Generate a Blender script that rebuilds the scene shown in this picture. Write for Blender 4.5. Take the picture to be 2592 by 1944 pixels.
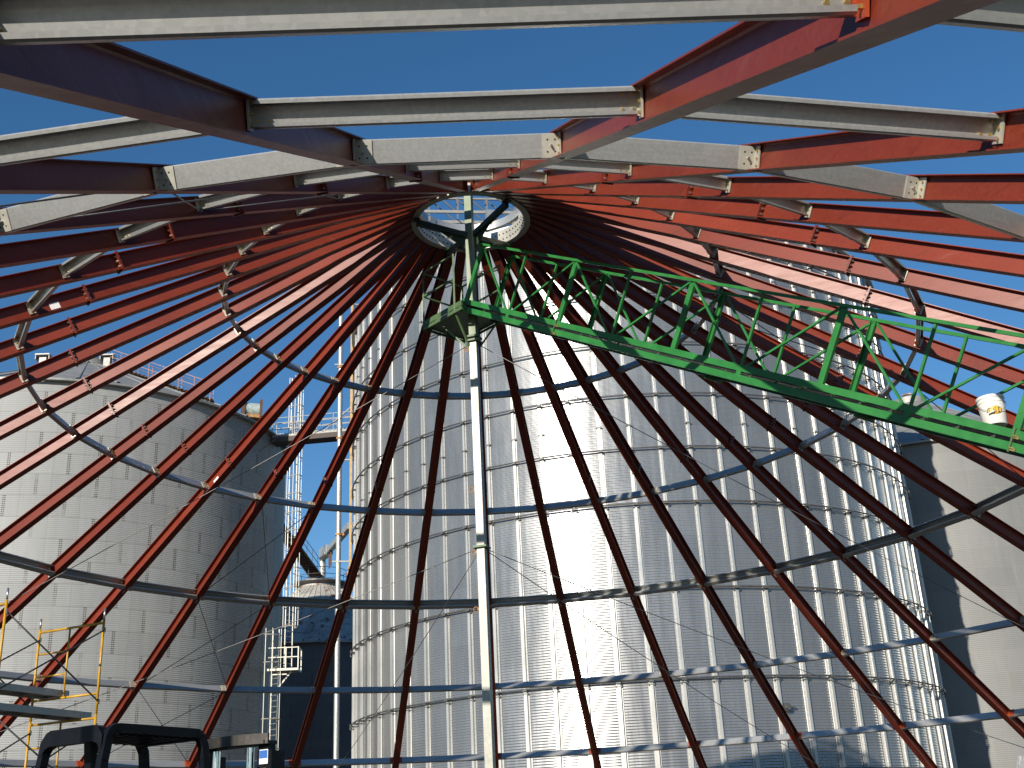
import bpy, math, random
from math import sin, cos, tan, radians as R_, pi
from mathutils import Vector as V, Matrix
random.seed(7)
for o in list(bpy.data.objects): bpy.data.objects.remove(o)
C = bpy.context.scene.collection
sc = bpy.context.scene

# ------------------------------------------------------------------ camera
AP = 13.75                                   # height of the roof's (virtual) apex above the ground
CAM = V((0, -19.8411, AP - 12.2952))
cu = V((.99887414, -.01469803, -.04510457)); cv = V((.0362985, -.37535183, .92617138)); cf = V((.03054298, .92676587, .37439572))
cd = bpy.data.cameras.new('camera'); cam = bpy.data.objects.new('camera', cd); C.objects.link(cam)
m3 = Matrix((cu, cv, -cf)).transposed()
cam.matrix_world = Matrix.Translation(CAM) @ m3.to_4x4()
cd.sensor_width = 36; cd.lens = 40.404; cd.clip_start = .05; cd.clip_end = 4000
sc.camera = cam

# ------------------------------------------------------------------ sky, sun, exposure
SUN_EL, SUN_AZ = R_(19.2), R_(28.5)              # azimuth: sun stands behind the camera, 28.5 deg to its left
w = bpy.data.worlds.new('World'); sc.world = w; w.use_nodes = True
nt = w.node_tree; bg = nt.nodes['Background']
sky = nt.nodes.new('ShaderNodeTexSky'); sky.sky_type = 'NISHITA'; sky.sun_disc = False
sky.sun_elevation = SUN_EL; sky.sun_rotation = pi + SUN_AZ
sky.air_density = 1.0; sky.dust_density = .05; sky.ozone_density = 3.0; sky.altitude = 300
hs = nt.nodes.new('ShaderNodeHueSaturation'); hs.inputs['Saturation'].default_value = 1.21
nt.links.new(sky.outputs[0], hs.inputs['Color']); nt.links.new(hs.outputs[0], bg.inputs[0]); bg.inputs[1].default_value = .094
sl = bpy.data.lights.new('sun', 'SUN'); sl.energy = 5.0; sl.angle = R_(.5); sl.color = (1, .92, .8)
sun = bpy.data.objects.new('sun', sl); C.objects.link(sun)
SD = V((sin(SUN_AZ) * cos(SUN_EL), cos(SUN_AZ) * cos(SUN_EL), -sin(SUN_EL)))
sun.rotation_euler = SD.to_track_quat('-Z', 'Y').to_euler(); sun.location = (-30, -60, 60)
vs = sc.view_settings; vs.view_transform = 'Standard'; vs.look = 'None'; vs.gamma = 1; vs.exposure = .42
sc.cycles.max_bounces = 6; sc.cycles.diffuse_bounces = 3; sc.cycles.glossy_bounces = 4

# ------------------------------------------------------------------ helpers
class MB:
    def __init__(s): s.v = []; s.f = []; s.mi = []; s.m = 0
    def add(s, vs, fs):
        n = len(s.v); s.v += [tuple(p) for p in vs]; s.f += [tuple(i + n for i in f) for f in fs]; s.mi += [s.m] * len(fs)
    def box(s, c, a, b, d):                  # centre + three half vectors
        c, a, b, d = V(c), V(a), V(b), V(d)
        if a.cross(b).dot(d) < 0: a = -a
        P = [c + i * a + j * b + k * d for k in (-1, 1) for j in (-1, 1) for i in (-1, 1)]
        s.add(P, [(0, 2, 3, 1), (4, 5, 7, 6), (0, 1, 5, 4), (2, 6, 7, 3), (0, 4, 6, 2), (1, 3, 7, 5)])
    def bx(s, x0, x1, y0, y1, z0, z1):
        s.box(((x0 + x1) / 2, (y0 + y1) / 2, (z0 + z1) / 2), ((x1 - x0) / 2, 0, 0), (0, (y1 - y0) / 2, 0), (0, 0, (z1 - z0) / 2))
    def bar(s, p, q, w, h, up=(0, 0, 1)):    # square bar from p to q
        p, q = V(p), V(q); d = q - p; u = V(up)
        x = d.cross(u)
        if x.length < 1e-6: x = d.cross(V((1, 0, 0)))
        x.normalize(); y = x.cross(d).normalized()
        s.box((p + q) / 2, d / 2, x * w / 2, y * h / 2)
    def prism(s, poly, o, u, v, ax):         # 2-D outline swept along ax
        o, u, v, ax = V(o), V(u), V(v), V(ax)
        if u.cross(v).dot(ax) < 0: poly = poly[::-1]
        n = len(poly); A = [o + u * x + v * y for x, y in poly]
        s.add(A + [p + ax for p in A], [tuple(range(n))[::-1], tuple(range(n, 2 * n))] + [(i, (i + 1) % n, (i + 1) % n + n, i + n) for i in range(n)])
    def tube(s, pts, r, n=8, closed=False):
        pts = [V(p) for p in pts]; N = len(pts); rings = []; x = None
        for i, p in enumerate(pts):
            d = (pts[(i + 1) % N] - pts[i - 1]) if closed else pts[min(i + 1, N - 1)] - pts[max(i - 1, 0)]
            d.normalize()
            if x is None: x = d.cross(V((0, 0, 1))) if abs(d.z) < .9 else d.cross(V((1, 0, 0)))
            x = (x - d * x.dot(d)).normalized(); y = d.cross(x)
            rings += [p + (x * cos(2 * pi * k / n) + y * sin(2 * pi * k / n)) * r for k in range(n)]
        f = []
        for i in range(N if closed else N - 1):
            j = (i + 1) % N
            f += [(i * n + k, i * n + (k + 1) % n, j * n + (k + 1) % n, j * n + k) for k in range(n)]
        if not closed: f += [tuple(range(n))[::-1], tuple(range((N - 1) * n, N * n))]
        s.add(rings, f)
    def lathe(s, prof, n=48, c=(0, 0, 0), a0=0, a1=2 * pi, close=False):
        full = abs(a1 - a0 - 2 * pi) < 1e-6; k = n if full else n + 1; c = V(c); P = []
        for i in range(k):
            a = a0 + (a1 - a0) * i / n
            P += [c + V((r * cos(a), r * sin(a), z)) for r, z in prof]
        m = len(prof); f = []
        for i in range(n):
            j = (i + 1) % k
            for t in range(m if close else m - 1):
                q = (t + 1) % m
                f.append((i * m + t, j * m + t, j * m + q, i * m + q))
        s.add(P, f)
    def bolt(s, p, d, r=.012, h=.014):       # hexagonal head
        p, d = V(p), V(d).normalized(); s.tube([p, p + d * h], r, 6)
    def build(s, name, mats, parent=None, smooth=False, loc=None):
        me = bpy.data.meshes.new(name); me.from_pydata(s.v, [], s.f)
        for m in (mats if isinstance(mats, (list, tuple)) else [mats]): me.materials.append(m)
        me.polygons.foreach_set('material_index', s.mi)
        if smooth: me.polygons.foreach_set('use_smooth', [True] * len(s.f))
        me.update(); return link(name, me, parent, loc)
def link(name, me, parent=None, loc=None):
    o = bpy.data.objects.new(name, me); C.objects.link(o)
    if parent: o.parent = parent
    if loc is not None: o.location = loc
    return o
def tag(o, label=None, cat=None, group=None, kind=None):
    for k, x in (('label', label), ('category', cat), ('group', group), ('kind', kind)):
        if x: o[k] = x
    return o
def thing(name, label, cat, loc=(0, 0, 0), rz=0, group=None):
    o = bpy.data.objects.new(name, None); C.objects.link(o); o.location = loc; o.rotation_euler.z = rz
    o.empty_display_size = .2
    return tag(o, label, cat, group)
def copy_tree(o, parent=None):
    kids = list(o.children); c = o.copy(); C.objects.link(c)
    if parent: c.parent = parent
    for k in kids: copy_tree(k, c)
    return c
def autosmooth(o, ang=35):
    me = o.data; me.polygons.foreach_set('use_smooth', [True] * len(me.polygons)); me.set_sharp_from_angle(angle=R_(ang))
    return o
def arc(c, r, a0, a1, n, u=(1, 0, 0), v=(0, 1, 0)):
    c, u, v = V(c), V(u), V(v)
    return [c + u * r * cos(a0 + (a1 - a0) * i / n) + v * r * sin(a0 + (a1 - a0) * i / n) for i in range(n + 1)]

# ------------------------------------------------------------------ materials
def nd(nt, t, **kw):
    n = nt.nodes.new(t)
    for k, x in kw.items(): setattr(n, k, x)
    return n
def mix(nt, fac, a, b, bt='MIX'):
    n = nd(nt, 'ShaderNodeMix', data_type='RGBA', blend_type=bt)
    for i, x in ((0, fac), (6, a), (7, b)):
        if hasattr(x, 'is_linked') or hasattr(x, 'links'): nt.links.new(x, n.inputs[i])
        else: n.inputs[i].default_value = x if i == 0 else (*x, 1)
    return n.outputs[2]
def mth(nt, op, a, b=None, c=None):
    n = nd(nt, 'ShaderNodeMath', operation=op)
    for i, x in enumerate((a, b, c)):
        if x is None: continue
        if hasattr(x, 'links'): nt.links.new(x, n.inputs[i])
        else: n.inputs[i].default_value = x
    return n.outputs[0]
def noise(nt, vec, scale, detail=4, rough=.55):
    n = nd(nt, 'ShaderNodeTexNoise'); n.inputs['Scale'].default_value = scale; n.inputs['Detail'].default_value = detail
    n.inputs['Roughness'].default_value = rough; nt.links.new(vec, n.inputs['Vector']); return n.outputs['Fac']
def ramp(nt, x, a, b, lo=0., hi=1.):
    n = nd(nt, 'ShaderNodeMapRange'); nt.links.new(x, n.inputs[0])
    for i, q in ((1, a), (2, b), (3, lo), (4, hi)): n.inputs[i].default_value = q
    return n.outputs[0]
def new_mat(name):
    m = bpy.data.materials.new(name); m.use_nodes = True; nt = m.node_tree
    return m, nt, nt.nodes['Principled BSDF']
def coords(nt, stretch=None):
    t = nd(nt, 'ShaderNodeTexCoord').outputs['Object']
    if stretch:
        mp = nd(nt, 'ShaderNodeMapping'); mp.inputs['Scale'].default_value = stretch; nt.links.new(t, mp.inputs[0]); t = mp.outputs[0]
    return t
def mat(name, col, rough=.5, metal=0, var=.25, scale=6, wear=None, wear_amt=.62, stretch=None, bump=0, spec=.5, jit=0, fine=60):
    m, nt, b = new_mat(name); v = coords(nt, stretch)
    n1 = noise(nt, v, scale); n2 = noise(nt, v, fine, 2)
    f = mth(nt, 'ADD', mth(nt, 'MULTIPLY', n1, .65), mth(nt, 'MULTIPLY', n2, .35))
    c = mix(nt, ramp(nt, f, .32, .68), tuple(x * (1 - var) for x in col), tuple(min(1, x * (1 + var)) for x in col))
    if jit:
        r = nd(nt, 'ShaderNodeObjectInfo').outputs['Random']
        c = mix(nt, 1., c, (1, 1, 1), 'MULTIPLY') if False else c
        hs = nd(nt, 'ShaderNodeHueSaturation'); nt.links.new(c, hs.inputs['Color']); nt.links.new(ramp(nt, r, 0, 1, 1 - jit, 1 + jit), hs.inputs['Value']); c = hs.outputs[0]
    if wear:
        n3 = noise(nt, v, scale * 1.7, 6, .7)
        c = mix(nt, ramp(nt, n3, wear_amt, wear_amt + .08), c, wear)
    nt.links.new(c, b.inputs['Base Color']); b.inputs['Metallic'].default_value = metal
    nt.links.new(ramp(nt, n1, .3, .7, max(.05, rough - .08), min(1, rough + .08)), b.inputs['Roughness'])
    b.inputs['Specular IOR Level'].default_value = spec
    if bump:
        bp = nd(nt, 'ShaderNodeBump'); bp.inputs['Strength'].default_value = bump; bp.inputs['Distance'].default_value = .004
        nt.links.new(f, bp.inputs['Height']); nt.links.new(bp.outputs[0], b.inputs['Normal'])
    return m
def sheet_mat(name, rad, col, metal, rough, rowh, width, seam, seam_amt, mortar=.02, stain=(.2, .16, .1), stain_amt=.0, rows_vary=.06, mid=0, off=.5, lapw=.02):
    """corrugated cladding: sheets laid in staggered courses, with bolted seams, streaks and dull patches"""
    m, nt, b = new_mat(name); v = coords(nt); sp = nd(nt, 'ShaderNodeSeparateXYZ'); nt.links.new(v, sp.inputs[0])
    ang = mth(nt, 'ARCTAN2', sp.outputs[1], sp.outputs[0]); u = mth(nt, 'MULTIPLY', ang, rad)
    cb = nd(nt, 'ShaderNodeCombineXYZ'); nt.links.new(u, cb.inputs[0]); nt.links.new(sp.outputs[2], cb.inputs[1])
    br = nd(nt, 'ShaderNodeTexBrick', offset=off, offset_frequency=2, squash=1); nt.links.new(cb.outputs[0], br.inputs['Vector'])
    for k, x in (('Scale', 1), ('Mortar Size', mortar), ('Mortar Smooth', .1), ('Bias', 0), ('Brick Width', width), ('Row Height', rowh)): br.inputs[k].default_value = x
    br.inputs['Mortar Size'].default_value = 0
    br.inputs['Color1'].default_value = (*[x * (1 - rows_vary) for x in col], 1); br.inputs['Color2'].default_value = (*[x * (1 + rows_vary) for x in col], 1)
    br.inputs['Mortar'].default_value = (*col, 1)
    mp = nd(nt, 'ShaderNodeMapping'); mp.inputs['Scale'].default_value = (1.2, .12, 1); nt.links.new(cb.outputs[0], mp.inputs[0])
    streak = noise(nt, mp.outputs[0], 2.2, 6, .65); patch = noise(nt, cb.outputs[0], .35, 4)
    c = mix(nt, ramp(nt, streak, .3, .7, 0, 1), tuple(x * .86 for x in (1, 1, 1)), (1.0, 1.0, 1.0)); c = mix(nt, 1., br.outputs['Color'], c, 'MULTIPLY')
    c = mix(nt, ramp(nt, patch, .35, .65, 0, .25), c, tuple(x * .72 for x in col))
    dots = mth(nt, 'GREATER_THAN', mth(nt, 'SINE', mth(nt, 'MULTIPLY', mth(nt, 'ADD', u, sp.outputs[2]), 62)), -.2)
    row = mth(nt, 'FLOOR', mth(nt, 'DIVIDE', sp.outputs[2], rowh)); zf = mth(nt, 'FRACT', mth(nt, 'DIVIDE', sp.outputs[2], rowh))
    uf = mth(nt, 'FRACT', mth(nt, 'ADD', mth(nt, 'DIVIDE', u, width), mth(nt, 'MULTIPLY', row, .5)))
    dx = mth(nt, 'MULTIPLY', mth(nt, 'ABSOLUTE', mth(nt, 'SUBTRACT', uf, .5)), width)      # metres from the sheet's end lap
    lap = mth(nt, 'MULTIPLY', mth(nt, 'LESS_THAN', mth(nt, 'ABSOLUTE', mth(nt, 'SUBTRACT', dx, .045)), lapw), mth(nt, 'GREATER_THAN', mth(nt, 'FRACT', mth(nt, 'DIVIDE', sp.outputs[2], .1006)), .4))
    hor = mth(nt, 'MULTIPLY', mth(nt, 'LESS_THAN', zf, mortar / rowh), ramp(nt, dots, 0, 1, .35, .8))
    broken = ramp(nt, noise(nt, cb.outputs[0], .9, 3), .38, .5, .25, 1)
    c = mix(nt, mth(nt, 'MULTIPLY', mth(nt, 'MULTIPLY', mth(nt, 'MAXIMUM', lap, hor), broken), seam_amt), c, seam)
    if mid:                                   # rows of stiffener bolts down the inside of the sheets
        g = mth(nt, 'LESS_THAN', mth(nt, 'ABSOLUTE', mth(nt, 'SUBTRACT', mth(nt, 'FRACT', mth(nt, 'DIVIDE', u, mid)), .5)), .012)
        c = mix(nt, mth(nt, 'MULTIPLY', mth(nt, 'MULTIPLY', g, dots), .35), c, seam)
    if stain_amt:
        n3 = noise(nt, mp.outputs[0], 1.1, 7, .7); c = mix(nt, ramp(nt, n3, .6, .72, 0, stain_amt), c, stain)
    nt.links.new(c, b.inputs['Base Color']); b.inputs['Metallic'].default_value = metal
    nt.links.new(ramp(nt, streak, .3, .7, rough - .05, rough + .07), b.inputs['Roughness'])
    return m

def red_paint():
    """shop primer on mill steel: dust, dark grease smears, scuffs along the beam and a few rust runs"""
    m, nt, b = new_mat('red_primer'); v = coords(nt)
    r = nd(nt, 'ShaderNodeObjectInfo').outputs['Random']
    off = nd(nt, 'ShaderNodeVectorMath', operation='ADD'); cbx = nd(nt, 'ShaderNodeCombineXYZ'); nt.links.new(mth(nt, 'MULTIPLY', r, 57), cbx.inputs[0]); nt.links.new(mth(nt, 'MULTIPLY', r, 31), cbx.inputs[1])
    nt.links.new(v, off.inputs[0]); nt.links.new(cbx.outputs[0], off.inputs[1]); v = off.outputs[0]
    def st(sc): mp = nd(nt, 'ShaderNodeMapping'); mp.inputs['Scale'].default_value = sc; nt.links.new(v, mp.inputs[0]); return mp.outputs[0]
    big = noise(nt, v, .7, 5); fine = noise(nt, v, 38, 3, .6); smear = noise(nt, st((.5, 4, 4)), 3.2, 6, .68); grit = noise(nt, v, 140, 2)
    c = mix(nt, ramp(nt, big, .3, .7), (.125, .0175, .0085), (.185, .030, .0145))
    c = mix(nt, ramp(nt, fine, .35, .7, 0, .45), c, (.22, .042, .021))
    c = mix(nt, ramp(nt, smear, .58, .74, 0, .6), c, (.06, .015, .010))          # grease and handling marks
    c = mix(nt, ramp(nt, smear, .42, .30, 0, .35), c, (.23, .08, .055))           # chalky dust
    c = mix(nt, ramp(nt, grit, .68, .76, 0, .5), c, (.26, .13, .09))
    hs = nd(nt, 'ShaderNodeHueSaturation'); nt.links.new(c, hs.inputs['Color']); nt.links.new(ramp(nt, r, 0, 1, .84, 1.14), hs.inputs['Value'])
    nt.links.new(hs.outputs[0], b.inputs['Base Color'])
    nt.links.new(ramp(nt, smear, .3, .7, .345, .42), b.inputs['Roughness']); b.inputs['Specular IOR Level'].default_value = .29
    bp = nd(nt, 'ShaderNodeBump'); bp.inputs['Strength'].default_value = .12; bp.inputs['Distance'].default_value = .003; nt.links.new(fine, bp.inputs['Height']); nt.links.new(bp.outputs[0], b.inputs['Normal'])
    return m
def zinc_sheet():
    """hot-dip galvanized purlin: spangle, rolling streaks, white bloom and grey handling marks"""
    m, nt, b = new_mat('galvanized_steel'); v = coords(nt); r = nd(nt, 'ShaderNodeObjectInfo').outputs['Random']
    off = nd(nt, 'ShaderNodeVectorMath', operation='ADD'); cbx = nd(nt, 'ShaderNodeCombineXYZ'); nt.links.new(mth(nt, 'MULTIPLY', r, 43), cbx.inputs[1]); nt.links.new(v, off.inputs[0]); nt.links.new(cbx.outputs[0], off.inputs[1]); v = off.outputs[0]
    vo = nd(nt, 'ShaderNodeTexVoronoi'); vo.inputs['Scale'].default_value = 42; nt.links.new(v, vo.inputs['Vector'])
    mp = nd(nt, 'ShaderNodeMapping'); mp.inputs['Scale'].default_value = (9, .5, 9); nt.links.new(v, mp.inputs[0])
    streak = noise(nt, mp.outputs[0], 3, 6, .7); bloom = noise(nt, v, 2.6, 6, .66); sp = nd(nt, 'ShaderNodeSeparateColor'); nt.links.new(vo.outputs['Color'], sp.inputs[0])
    c = mix(nt, sp.outputs[0], (.40, .407, .40), (.48, .484, .47))
    c = mix(nt, ramp(nt, streak, .35, .7, 0, .5), c, (.29, .295, .285)); c = mix(nt, ramp(nt, bloom, .58, .75, 0, .6), c, (.54, .54, .52)); c = mix(nt, ramp(nt, bloom, .38, .27, 0, .5), c, (.24, .24, .23))
    hs = nd(nt, 'ShaderNodeHueSaturation'); nt.links.new(c, hs.inputs['Color']); nt.links.new(ramp(nt, r, 0, 1, .86, 1.12), hs.inputs['Value']); nt.links.new(hs.outputs[0], b.inputs['Base Color'])
    b.inputs['Metallic'].default_value = .58; nt.links.new(ramp(nt, streak, .3, .7, .29, .41), b.inputs['Roughness'])
    return m
M = {}
M['red'] = red_paint(); M['galv'] = zinc_sheet()
M['stiff'] = mat('stiffener_steel', (.42, .42, .405), .38, .42, .12, 3, stretch=(1, 1, .2))
M['galv_dull'] = mat('dull_galvanized', (.44, .45, .44), .5, .6, .2, 7, jit=.05, fine=50)
M['clip'] = mat('cream_clip', (.44, .425, .365), .45, .35, .08, 8)
M['zinc'] = mat('yellow_zinc', (.62, .46, .16), .35, .85, .2, 20)
M['railgrey'] = mat('dull_rail_paint', (.2, .197, .185), .55, .2, .15, 6)
M['steel'] = mat('bright_bolt', (.6, .6, .58), .3, .9, .1, 20)
M['redclip'] = mat('orange_red_clip', (.33, .05, .018), .42, 0, .15, 8)
M['green'] = mat('green_paint', (.021, .155, .033), .42, 0, .2, 4, wear=(.16, .11, .05), wear_amt=.69, bump=.1)
M['olive'] = mat('shade_dulled_green', (.065, .115, .045), .5, 0, .22, 5, wear=(.13, .1, .05), wear_amt=.66)  # walkway green toned down to olive: the platform's weaker light put into the colour
M['dgreen'] = mat('dark_green_paint', (.03, .05, .025), .5, 0, .3, 5, wear=(.2, .1, .04), wear_amt=.64)
M['black'] = mat('black_paint', (.005, .0055, .008), .4, 0, .3, 6, wear=(.05, .04, .03), wear_amt=.70, spec=.15)
M['rubber'] = mat('black_rubber', (.02, .02, .02), .8)
M['chrome'] = mat('chrome_rod', (.75, .75, .75), .12, 1, .05)
M['yellow'] = mat('yellow_paint', (.46, .25, .014), .42, 0, .22, 7, wear=(.2, .1, .03), wear_amt=.6)
M['brace'] = mat('grey_brace_tube', (.10, .10, .10), .5, .4, .2, 8)
M['alu'] = mat('aluminium_plank', (.36, .35, .33), .5, .55, .25, 6, stretch=(.3, 1, 1), wear=(.2, .18, .15), wear_amt=.6)
M['rust'] = mat('rusty_steel', (.30, .15, .06), .75, .1, .35, 4, wear=(.42, .27, .12), wear_amt=.52)
M['rustdark'] = mat('dark_rusty_steel', (.10, .055, .04), .8, .1, .4, 3)
M['white'] = mat('white_plastic', (.66, .65, .61), .4, 0, .05, 5, wear=(.6, .57, .5), wear_amt=.72)
M['label'] = mat('paper_label', (.8, .8, .78), .6, 0, .03)
M['blue'] = mat('blue_sticker', (.04, .13, .4), .4, 0, .05)
M['logo'] = mat('logo_yellow', (.75, .44, .03), .45, 0, .05)
M['ink'] = mat('black_ink', (.02, .018, .015), .5, 0, .05)
M['cable'] = mat('wire_rope', (.17, .165, .16), .45, .6, .2, 30)
M['roofold'] = mat('old_roof_sheet', (.25, .25, .238), .55, .35, .3, 1.2, wear=(.22, .15, .1), wear_amt=.66, fine=12)
M['roofrust'] = mat('rust_streaked_roof', (.40, .39, .36), .6, .2, .3, .9, wear=(.15, .06, .03), wear_amt=.54, fine=10)
M['concrete'] = mat('concrete', (.05, .045, .038), .9, 0, .2, .6)
M['gravel'] = mat('gravel', (.13, .115, .095), .95, 0, .35, .4, fine=14)
M['big'] = sheet_mat('new_corrugated_steel', 13.4, (.385, .39, .39), .76, .255, 1.107, 2.34, (.32, .30, .27), .55, .018)
M['left'] = sheet_mat('weathered_corrugated_steel', 12.5, (.295, .302, .30), .1, .58, 1.107, 2.86, (.055, .04, .02), .95, .022, stain=(.30, .27, .2), stain_amt=.5, mid=1.43, lapw=.03)
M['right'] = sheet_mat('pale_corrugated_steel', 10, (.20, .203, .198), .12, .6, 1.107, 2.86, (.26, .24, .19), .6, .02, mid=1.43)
M['far'] = sheet_mat('dark_weathered_steel', 7.5, (.17, .17, .175), .3, .6, .8, 2.8, (.1, .06, .04), .7, .02, stain=(.12, .07, .05), stain_amt=.8)
def clear_plastic():
    m, nt, b = new_mat('clear_plastic'); b.inputs['Base Color'].default_value = (.9, .9, .92, 1); b.inputs['Roughness'].default_value = .12
    b.inputs['Transmission Weight'].default_value = .75; b.inputs['IOR'].default_value = 1.2; b.inputs['Alpha'].default_value = .6
    return m
M['film'] = clear_plastic()

# ------------------------------------------------------------------ ground
g = MB(); g.lathe([(0, 0), (60, 0), (400, 0), (3000, 0)], 64); tag(g.build('ground', M['gravel']), kind='structure')
g = MB(); g.lathe([(0, .004), (21.1, .004)], 96); tag(g.build('floor', M['concrete']), kind='structure')

# ------------------------------------------------------------------ grain silos
def cyl_at(azd, D, ): return V((CAM.x + D * sin(R_(azd)), CAM.y + D * cos(R_(azd)), 0))
def corr(rad, z0, z1, pitch=.1006, amp=.0062, n=128, per=5):
    k = int((z1 - z0) / pitch * per); b = MB()
    b.lathe([(rad + amp * cos(2 * pi * i / per), z0 + (z1 - z0) * i / k) for i in range(k + 1)], n); return b
def cone_roof(rad, z0, slope, rtop, nrib, over=.25, ribh=.06):
    """standing-seam conical roof: one raised rib between flat sheets"""
    b = MB(); n = nrib; prof = []
    for i in range(n):
        for da, h in ((-.06, 0), (-.03, ribh), (.03, ribh), (.06, 0)):
            a = 2 * pi * (i + da) / n; prof.append((a, h))
    P = []; ro = rad + over
    for r in (rtop, ro):
        z = z0 + (rad - r) * slope
        P += [(r * cos(a), r * sin(a), z + h * (1 if r == ro else .4)) for a, h in prof]
    k = len(prof); f = [(i, i + k, (i + 1) % k + k, (i + 1) % k) for i in range(k)]
    b.add(P, f)
    b.lathe([(ro, z0 - over * slope), (ro, z0 - over * slope - .12), (rad + .02, z0 - over * slope - .1)], 96)
    b.lathe([(rtop + .15, z0 + (rad - rtop - .15) * slope + .02), (rtop + .15, z0 + (rad - rtop) * slope + .35), (rtop * .5, z0 + (rad - rtop) * slope + .65), (.02, z0 + (rad - rtop) * slope + .75)], 32)
    return b
def polar(c, rad, a, z=0):                   # silo angle: 0 faces -Y (towards the viewer), grows towards +X
    return V((c.x + rad * sin(a), c.y - rad * cos(a), z))

# --- the big new silo straight ahead, with outside stiffeners and wind rings
BR = 13.4; BC = V((7.178, 36.037, 0)); BE = 26.45
big = thing('grain_silo', 'tall shiny corrugated silo with vertical stiffeners and wind rings behind the red frame', 'silo', BC)
autosmooth(corr(BR, 0, BE, n=144, amp=.0078).build('wall', M['big'], big), 60)
autosmooth(cone_roof(BR, BE, .44, 1.2, 48).build('roof', M['galv_dull'], big), 30)
def stiff_mesh():
    b = MB()
    def seg(z0, z1, w, d):
        o = BR + .012
        b.prism([(-w, 0), (-w * .9, .012), (-w * .46, .012), (-w * .44, d), (w * .44, d), (w * .46, .012), (w * .9, .012), (w, 0)], (0, -o, z0), (1, 0, 0), (0, -1, 0), (0, 0, z1 - z0))
        zz = z0 + .07
        while zz < z1:                       # bolt columns on both flanges
            for sx in (-1, 1): b.box((sx * w * .66, -o - .02, zz), (.009, 0, 0), (0, .009, 0), (0, 0, .009))
            zz += .2
    z = .1; k = 0
    while z < BE - .1:
        z1 = min(z + 3.32, BE - .05); low = z < 8.7
        seg(z, z1 - .035, .128 if low else .105, .105 if low else .085)
        b.m = 1
        for sx in (-1, 1): b.box((sx * .06, -BR - .085, z1 - .018), (.055, 0, 0), (0, .02, 0), (0, 0, .028))
        b.m = 0; z = z1
    return b
st0 = stiff_mesh().build('stiffener', [M['stiff'], M['brace']], big)
first = True
for k in range(-22, 23):
    a = R_(4.6 + 5 * k)
    o = st0 if first else link('stiffener', st0.data, big)
    o.rotation_euler.z = a; first = False
RINGZ = [3.6, 6.88, 10.16, 13.48, 15.70, 17.93, 20.15, 22.36, 24.56]
for z in RINGZ:
    b = MB(); b.lathe([(BR + .16 + .035 * cos(t), z + .035 * sin(t)) for t in [2 * pi * i / 8 for i in range(8)]], 144, close=True)
    for k in range(-22, 23):
        a = R_(4.6 + 5 * k) - pi / 2
        c = V((cos(a), sin(a), 0)); t = V((-sin(a), cos(a), 0))
        b.box(c * (BR + .12) + V((0, 0, z - .05)), c * .09, t * .085, V((0, 0, .022)))
        for s_ in (-1, 1): b.bar(c * (BR + .2) + t * .06 * s_ + V((0, 0, z - .05)), c * (BR + .2) + t * .06 * s_ + V((0, 0, z + .05)), .02, .02)
    autosmooth(b.build('wind_ring', M['brace'], big), 50)
b = MB(); pa = R_(14)
p = polar(V((0, 0, 0)), 9.0, pa, BE + 2.2); b.box(p + V((0, 0, .5)), (.45, 0, 0), (0, .45, 0), (0, 0, .5))
b.prism([(-.6, 0), (.6, 0), (0, .35)], p + V((0, -.6, 1.0)), (1, 0, 0), (0, 0, 1), (0, 1.2, 0)); b.build('roof_vent', M['galv_dull'], big)
b = MB(); p = polar(V((0, 0, 0)), BR + .05, R_(15.6), 5.75); n_ = V((sin(R_(16.2)), -cos(R_(16.2)), 0)); t_ = V((cos(R_(16.2)), sin(R_(16.2)), 0))
b.tube([p, p + n_ * .1], .15, 20); b.tube([p + n_ * .1, p + n_ * .2], .1, 20); b.bar(p - t_ * .34 + n_ * .08, p + t_ * .34 + n_ * .08, .05, .05)
b.build('hatch', M['brace'], big)

# --- weathered silo on the left
LC = cyl_at(-20, 72); LR = 12.5; LE = 25.1
lef = thing('grain_silo', 'weathered grey corrugated silo without stiffeners on the left, rust lines between its sheets', 'silo', LC)
autosmooth(corr(LR, 0, LE, n=128, amp=.0085).build('wall', M['left'], lef), 60)
rf = autosmooth(cone_roof(LR, LE + .1, .5, 1.3, 40, .35, .07).build('roof', M['roofold'], lef), 30)
def on_roof(azd, eld, rr):                   # a spot on the left roof seen under this direction
    d = V((sin(R_(azd)) * cos(R_(eld)), cos(R_(azd)) * cos(R_(eld)), sin(R_(eld)))); best = None
    for i in range(400):
        t = 50 + i * .1; p = CAM + d * t; r = math.hypot(p.x - LC.x, p.y - LC.y); h = p.z - (LE + .1 + (LR - r) * .5)
        if r < LR and (best is None or abs(h) < best[0]): best = (abs(h), p)
    p = best[1]; r = math.hypot(p.x - LC.x, p.y - LC.y); return V((p.x - LC.x, p.y - LC.y, LE + .1 + (LR - r) * .5))
for azd, eld in ((-22.1, 22.1), (-20.3, 23.0), (-19.1, 22.6)):
    p = on_roof(azd, eld, 0); b = MB(); b.box(p + V((0, 0, .2)), (.2, 0, 0), (0, .2, 0), (0, 0, .35)); b.box(p + V((0, 0, .7)), (.42, 0, 0), (0, .35, 0), (0, 0, .04))
    for s_ in (-1, 1): b.box(p + V((s_ * .39, 0, .54)), (.02, 0, 0), (0, .3, 0), (0, 0, .14))
    b.build('roof_vent', M['roofold'], rf)
lad = MB()                                   # ladder lying on the roof, with clamps at the peak
for s_ in (-.25, .25):
    lad.bar(polar(V((0, 0, 0)), 12.2, R_(6), LE + .35) + V((s_, 0, 0)), polar(V((0, 0, 0)), 1.5, R_(6), LE + 5.75) + V((s_, 0, 0)), .06, .06)
lad.build('roof_ladder', M['galv_dull'], rf)

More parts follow.
